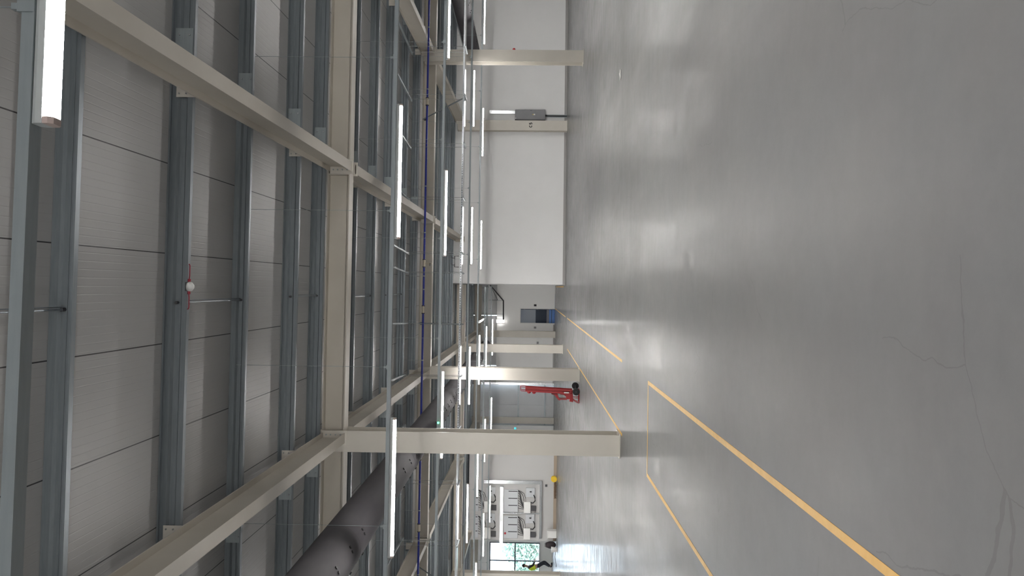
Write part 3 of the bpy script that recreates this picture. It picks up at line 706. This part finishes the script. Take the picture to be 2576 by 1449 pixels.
t = thing('bucket', 'off white bucket with a stick leaning in it', 'bucket', (-13.72, 39.6, 0), AZ)
MB().tube([(0, 0, 0), (0, 0, .30)], [.11, .15], 18).build('pail', 'white_plastic', t)
MB().tube([(0, 0, .05), (-.35, .02, .10), (-.9, .05, .03)], .014, 6).build('stick', 'dark', t)

# ------------------------------------------------------------------ person in hi-vis by the windows
def skin_obj(name, m, chains, parent, sub=2):
    """connected edges grown by a Skin modifier; chains: list of [(co, r), ...]; equal points are shared"""
    vs = []; rs = []; es = []; idx = {}
    def vid(co, r):
        k = tuple(round(c, 4) for c in co)
        if k not in idx: idx[k] = len(vs); vs.append(co); rs.append(r)
        return idx[k]
    for ch in chains:
        ids = [vid(*c) for c in ch]
        es += [(a, b) for a, b in zip(ids, ids[1:]) if (a, b) not in es and (b, a) not in es]
    me = bpy.data.meshes.new(name); me.from_pydata(vs, es, []); me.materials.append(M[m])
    o = bpy.data.objects.new(name, me); COL.objects.link(o); o.parent = parent
    sk = o.modifiers.new('skin', 'SKIN'); sk.use_smooth_shade = True
    for i, d in enumerate(me.skin_vertices[0].data):
        d.radius = (rs[i], rs[i]); d.use_root = (i == 0)
    ss = o.modifiers.new('sub', 'SUBSURF'); ss.levels = sub; ss.render_levels = sub
    return o
pt = thing('person', 'person in yellow hi-vis vest and dark trousers with bent knees by the windows', 'person', (-16.80, 45.6, 0), .3)
hip = (0, 0, .92); chest = (-.10, 0, 1.30); neck = (-.04, 0, 1.53); head = (.0, 0, 1.66)
chains = [[(hip, .14), ((-.06, 0, 1.1), .135), (chest, .15), ((-.06, 0, 1.45), .09), (neck, .058), (head, .095), ((.01, 0, 1.76), .085)]]
fing = []
for s in (-1, 1):
    knee = (.27 if s < 0 else .16, s * .12, .50); ank = (.0 if s < 0 else -.04, s * .13, .09); toe = (ank[0] + .19, s * .15, .045)
    chains.append([(hip, .14), ((.03, s * .10, .84), .10), (knee, .062), (ank, .042), (toe, .035)])
    sh = (-.08, s * .20, 1.42); el = (.06, s * .25, 1.16); wr = (.28, s * .20, 1.08)
    hand = (.37, s * .19, 1.06)
    chains.append([((-.06, 0, 1.45), .09), (sh, .058), (el, .045), (wr, .030), (hand, .034)])
    for k in range(4): fing.append([(hand, .034), ((.43, s * .19 + (k - 1.5) * .018, 1.06 - .004 * k), .0095), ((.465 - .006 * abs(k - 1.2), s * .19 + (k - 1.5) * .019, 1.035), .0085)])
    fing.append([((.33, s * .195, 1.07), .03), ((.37, s * .19 - s * .045, 1.085), .011), ((.41, s * .19 - s * .055, 1.075), .009)])
body = skin_obj('body', 'skin', chains + fing, pt)
mb = MB().ball((.0, 0, 1.73), .105, 14, 10, (1.05, .95, 1.0)); mb.build('hair', 'hair', pt, smooth=True)
mb = MB().ball((.09, 0, 1.665), .018, 8, 6, (1.2, .8, 1.1)); mb.ball((.0, .09, 1.67), .022, 8, 6, (.8, .5, 1.3)); mb.ball((.0, -.09, 1.67), .022, 8, 6, (.8, .5, 1.3)); mb.build('face', 'skin', pt, smooth=True)
skin_obj('trousers', 'trouser', [[((-.02, 0, 1.0), .155), (hip, .16), ((.03, s * .10, .84), .125), ((.27 if s < 0 else .16, s * .12, .50), .085), ((.0 if s < 0 else -.04, s * .13, .14), .065)] for s in (-1, 1)], pt)
skin_obj('jacket', 'jacket', [[((-.02, 0, .98), .16), ((-.06, 0, 1.1), .155), (chest, .17), ((-.06, 0, 1.46), .10)]] + [[((-.06, 0, 1.46), .10), ((-.08, s * .20, 1.42), .075), ((.06, s * .25, 1.16), .062), ((.26, s * .205, 1.085), .046)] for s in (-1, 1)], pt)
skin_obj('hi_vis_vest', 'hivis', [[((-.03, 0, .98), .19), ((-.07, 0, 1.12), .19), ((-.11, 0, 1.30), .20), ((-.08, 0, 1.45), .16)]], pt)
skin_obj('boots', 'black', [[((.0 if s < 0 else -.04, s * .13, .16), .06), ((.0 if s < 0 else -.04, s * .13, .075), .055), ((.0 if s < 0 else -.04, s * .13, .05), .05), ((.225 if s < 0 else .18, s * .155, .05), .056)] for s in (-1, 1)][0:1], pt, 1)
skin_obj('boots', 'black', [[((-.04, .13, .16), .06), ((-.04, .13, .075), .055), ((.185, .155, .05), .056)]], pt, 1)

# ------------------------------------------------------------------ outside the windows
struct(MB().box(-70, 30, YF + 1.3, 120, -.6, -.35).build('ground_outside', 'grass'))
def tree(x, y, h, r, label, seed):
    random.seed(seed)
    t = thing('tree', label, 'tree', (x, y, -.15), 0, 'trees outside the windows')
    MB().tube([(0, 0, 0), (.1, 0, h * .3), (-.05, .1, h * .6), (0, 0, h * .85)], [.22, .17, .11, .03], 8).build('trunk', 'bark', t)
    mb = MB()
    for i in range(1500):
        while True:
            p = Vector((random.uniform(-1, 1), random.uniform(-1, 1), random.uniform(-1, 1)))
            if .35 < p.length < 1: break
        c = Vector((p.x * r, p.y * r, h * .52 + p.z * h * .50)); a = random.uniform(0, 2 * PI); b_ = random.uniform(-1, 1); s = random.uniform(.15, .32)
        u = Vector((math.cos(a), math.sin(a), b_)).normalized(); w_ = u.cross(Vector((random.random(), random.random(), 1))).normalized()
        k = len(mb.v); mb.v += [tuple(c + u * s), tuple(c + w_ * s * .5), tuple(c - u * s), tuple(c - w_ * s * .5)]; mb.f.append((k, k + 1, k + 2, k + 3))
    mb.build('crown', 'leaf', t)
tree(-25.0, 72, 3.9, 1.5, 'green leafy tree outside, seen low in the window nearest the racks', 1)
tree(-29.2, 76, 3.3, 1.6, 'green leafy tree outside, farther left beyond the windows', 2)

# ------------------------------------------------------------------ daylight
wd = bpy.data.worlds.new('sky'); S.world = wd; wd.use_nodes = True
bg = wd.node_tree.nodes['Background']; bg.inputs['Color'].default_value = (.72, .86, 1, 1); bg.inputs['Strength'].default_value = 12.0
su = bpy.data.lights.new('sun', 'SUN'); su.energy = 9.0; su.angle = .02
so = bpy.data.objects.new('sun', su); COL.objects.link(so); so.rotation_euler = (math.radians(50), 0, math.radians(30))

# ------------------------------------------------------------------ camera: held on its side, looking down the hall
W, Hh = 2576, 1449
F_PX = 1900.0
cam = bpy.data.cameras.new('camera'); cam.sensor_fit = 'HORIZONTAL'; cam.sensor_width = 36.0; cam.lens = F_PX / W * 36.0
cam.clip_start = .05; cam.clip_end = 300
co = bpy.data.objects.new('camera', cam); COL.objects.link(co)
pitch = math.atan(40 / F_PX); roll = .0130; yaw = -.0010
Fv = Vector((math.sin(yaw) * math.cos(pitch), math.cos(yaw) * math.cos(pitch), math.sin(pitch)))
Rv = Vector((math.cos(yaw), -math.sin(yaw), 0)); Uv = Rv.cross(Fv); Dv = -Uv
eu = Rv * math.cos(roll) - Dv * math.sin(roll); ev = Rv * math.sin(roll) + Dv * math.cos(roll)
m4 = Matrix.Identity(4)
for i in range(3): m4[i][0] = ev[i]; m4[i][1] = eu[i]; m4[i][2] = -Fv[i]
m4[0][3], m4[1][3], m4[2][3] = 0, 0, 1.7
co.matrix_world = m4
S.camera = co

S.view_settings.view_transform = 'Standard'; S.view_settings.look = 'None'; S.view_settings.gamma = 1; S.view_settings.use_curve_mapping = False
S.view_settings.exposure = 0.0
try:
    S.cycles.use_denoising = True; S.cycles.max_bounces = 8; S.cycles.diffuse_bounces = 5; S.cycles.glossy_bounces = 4
except Exception: pass
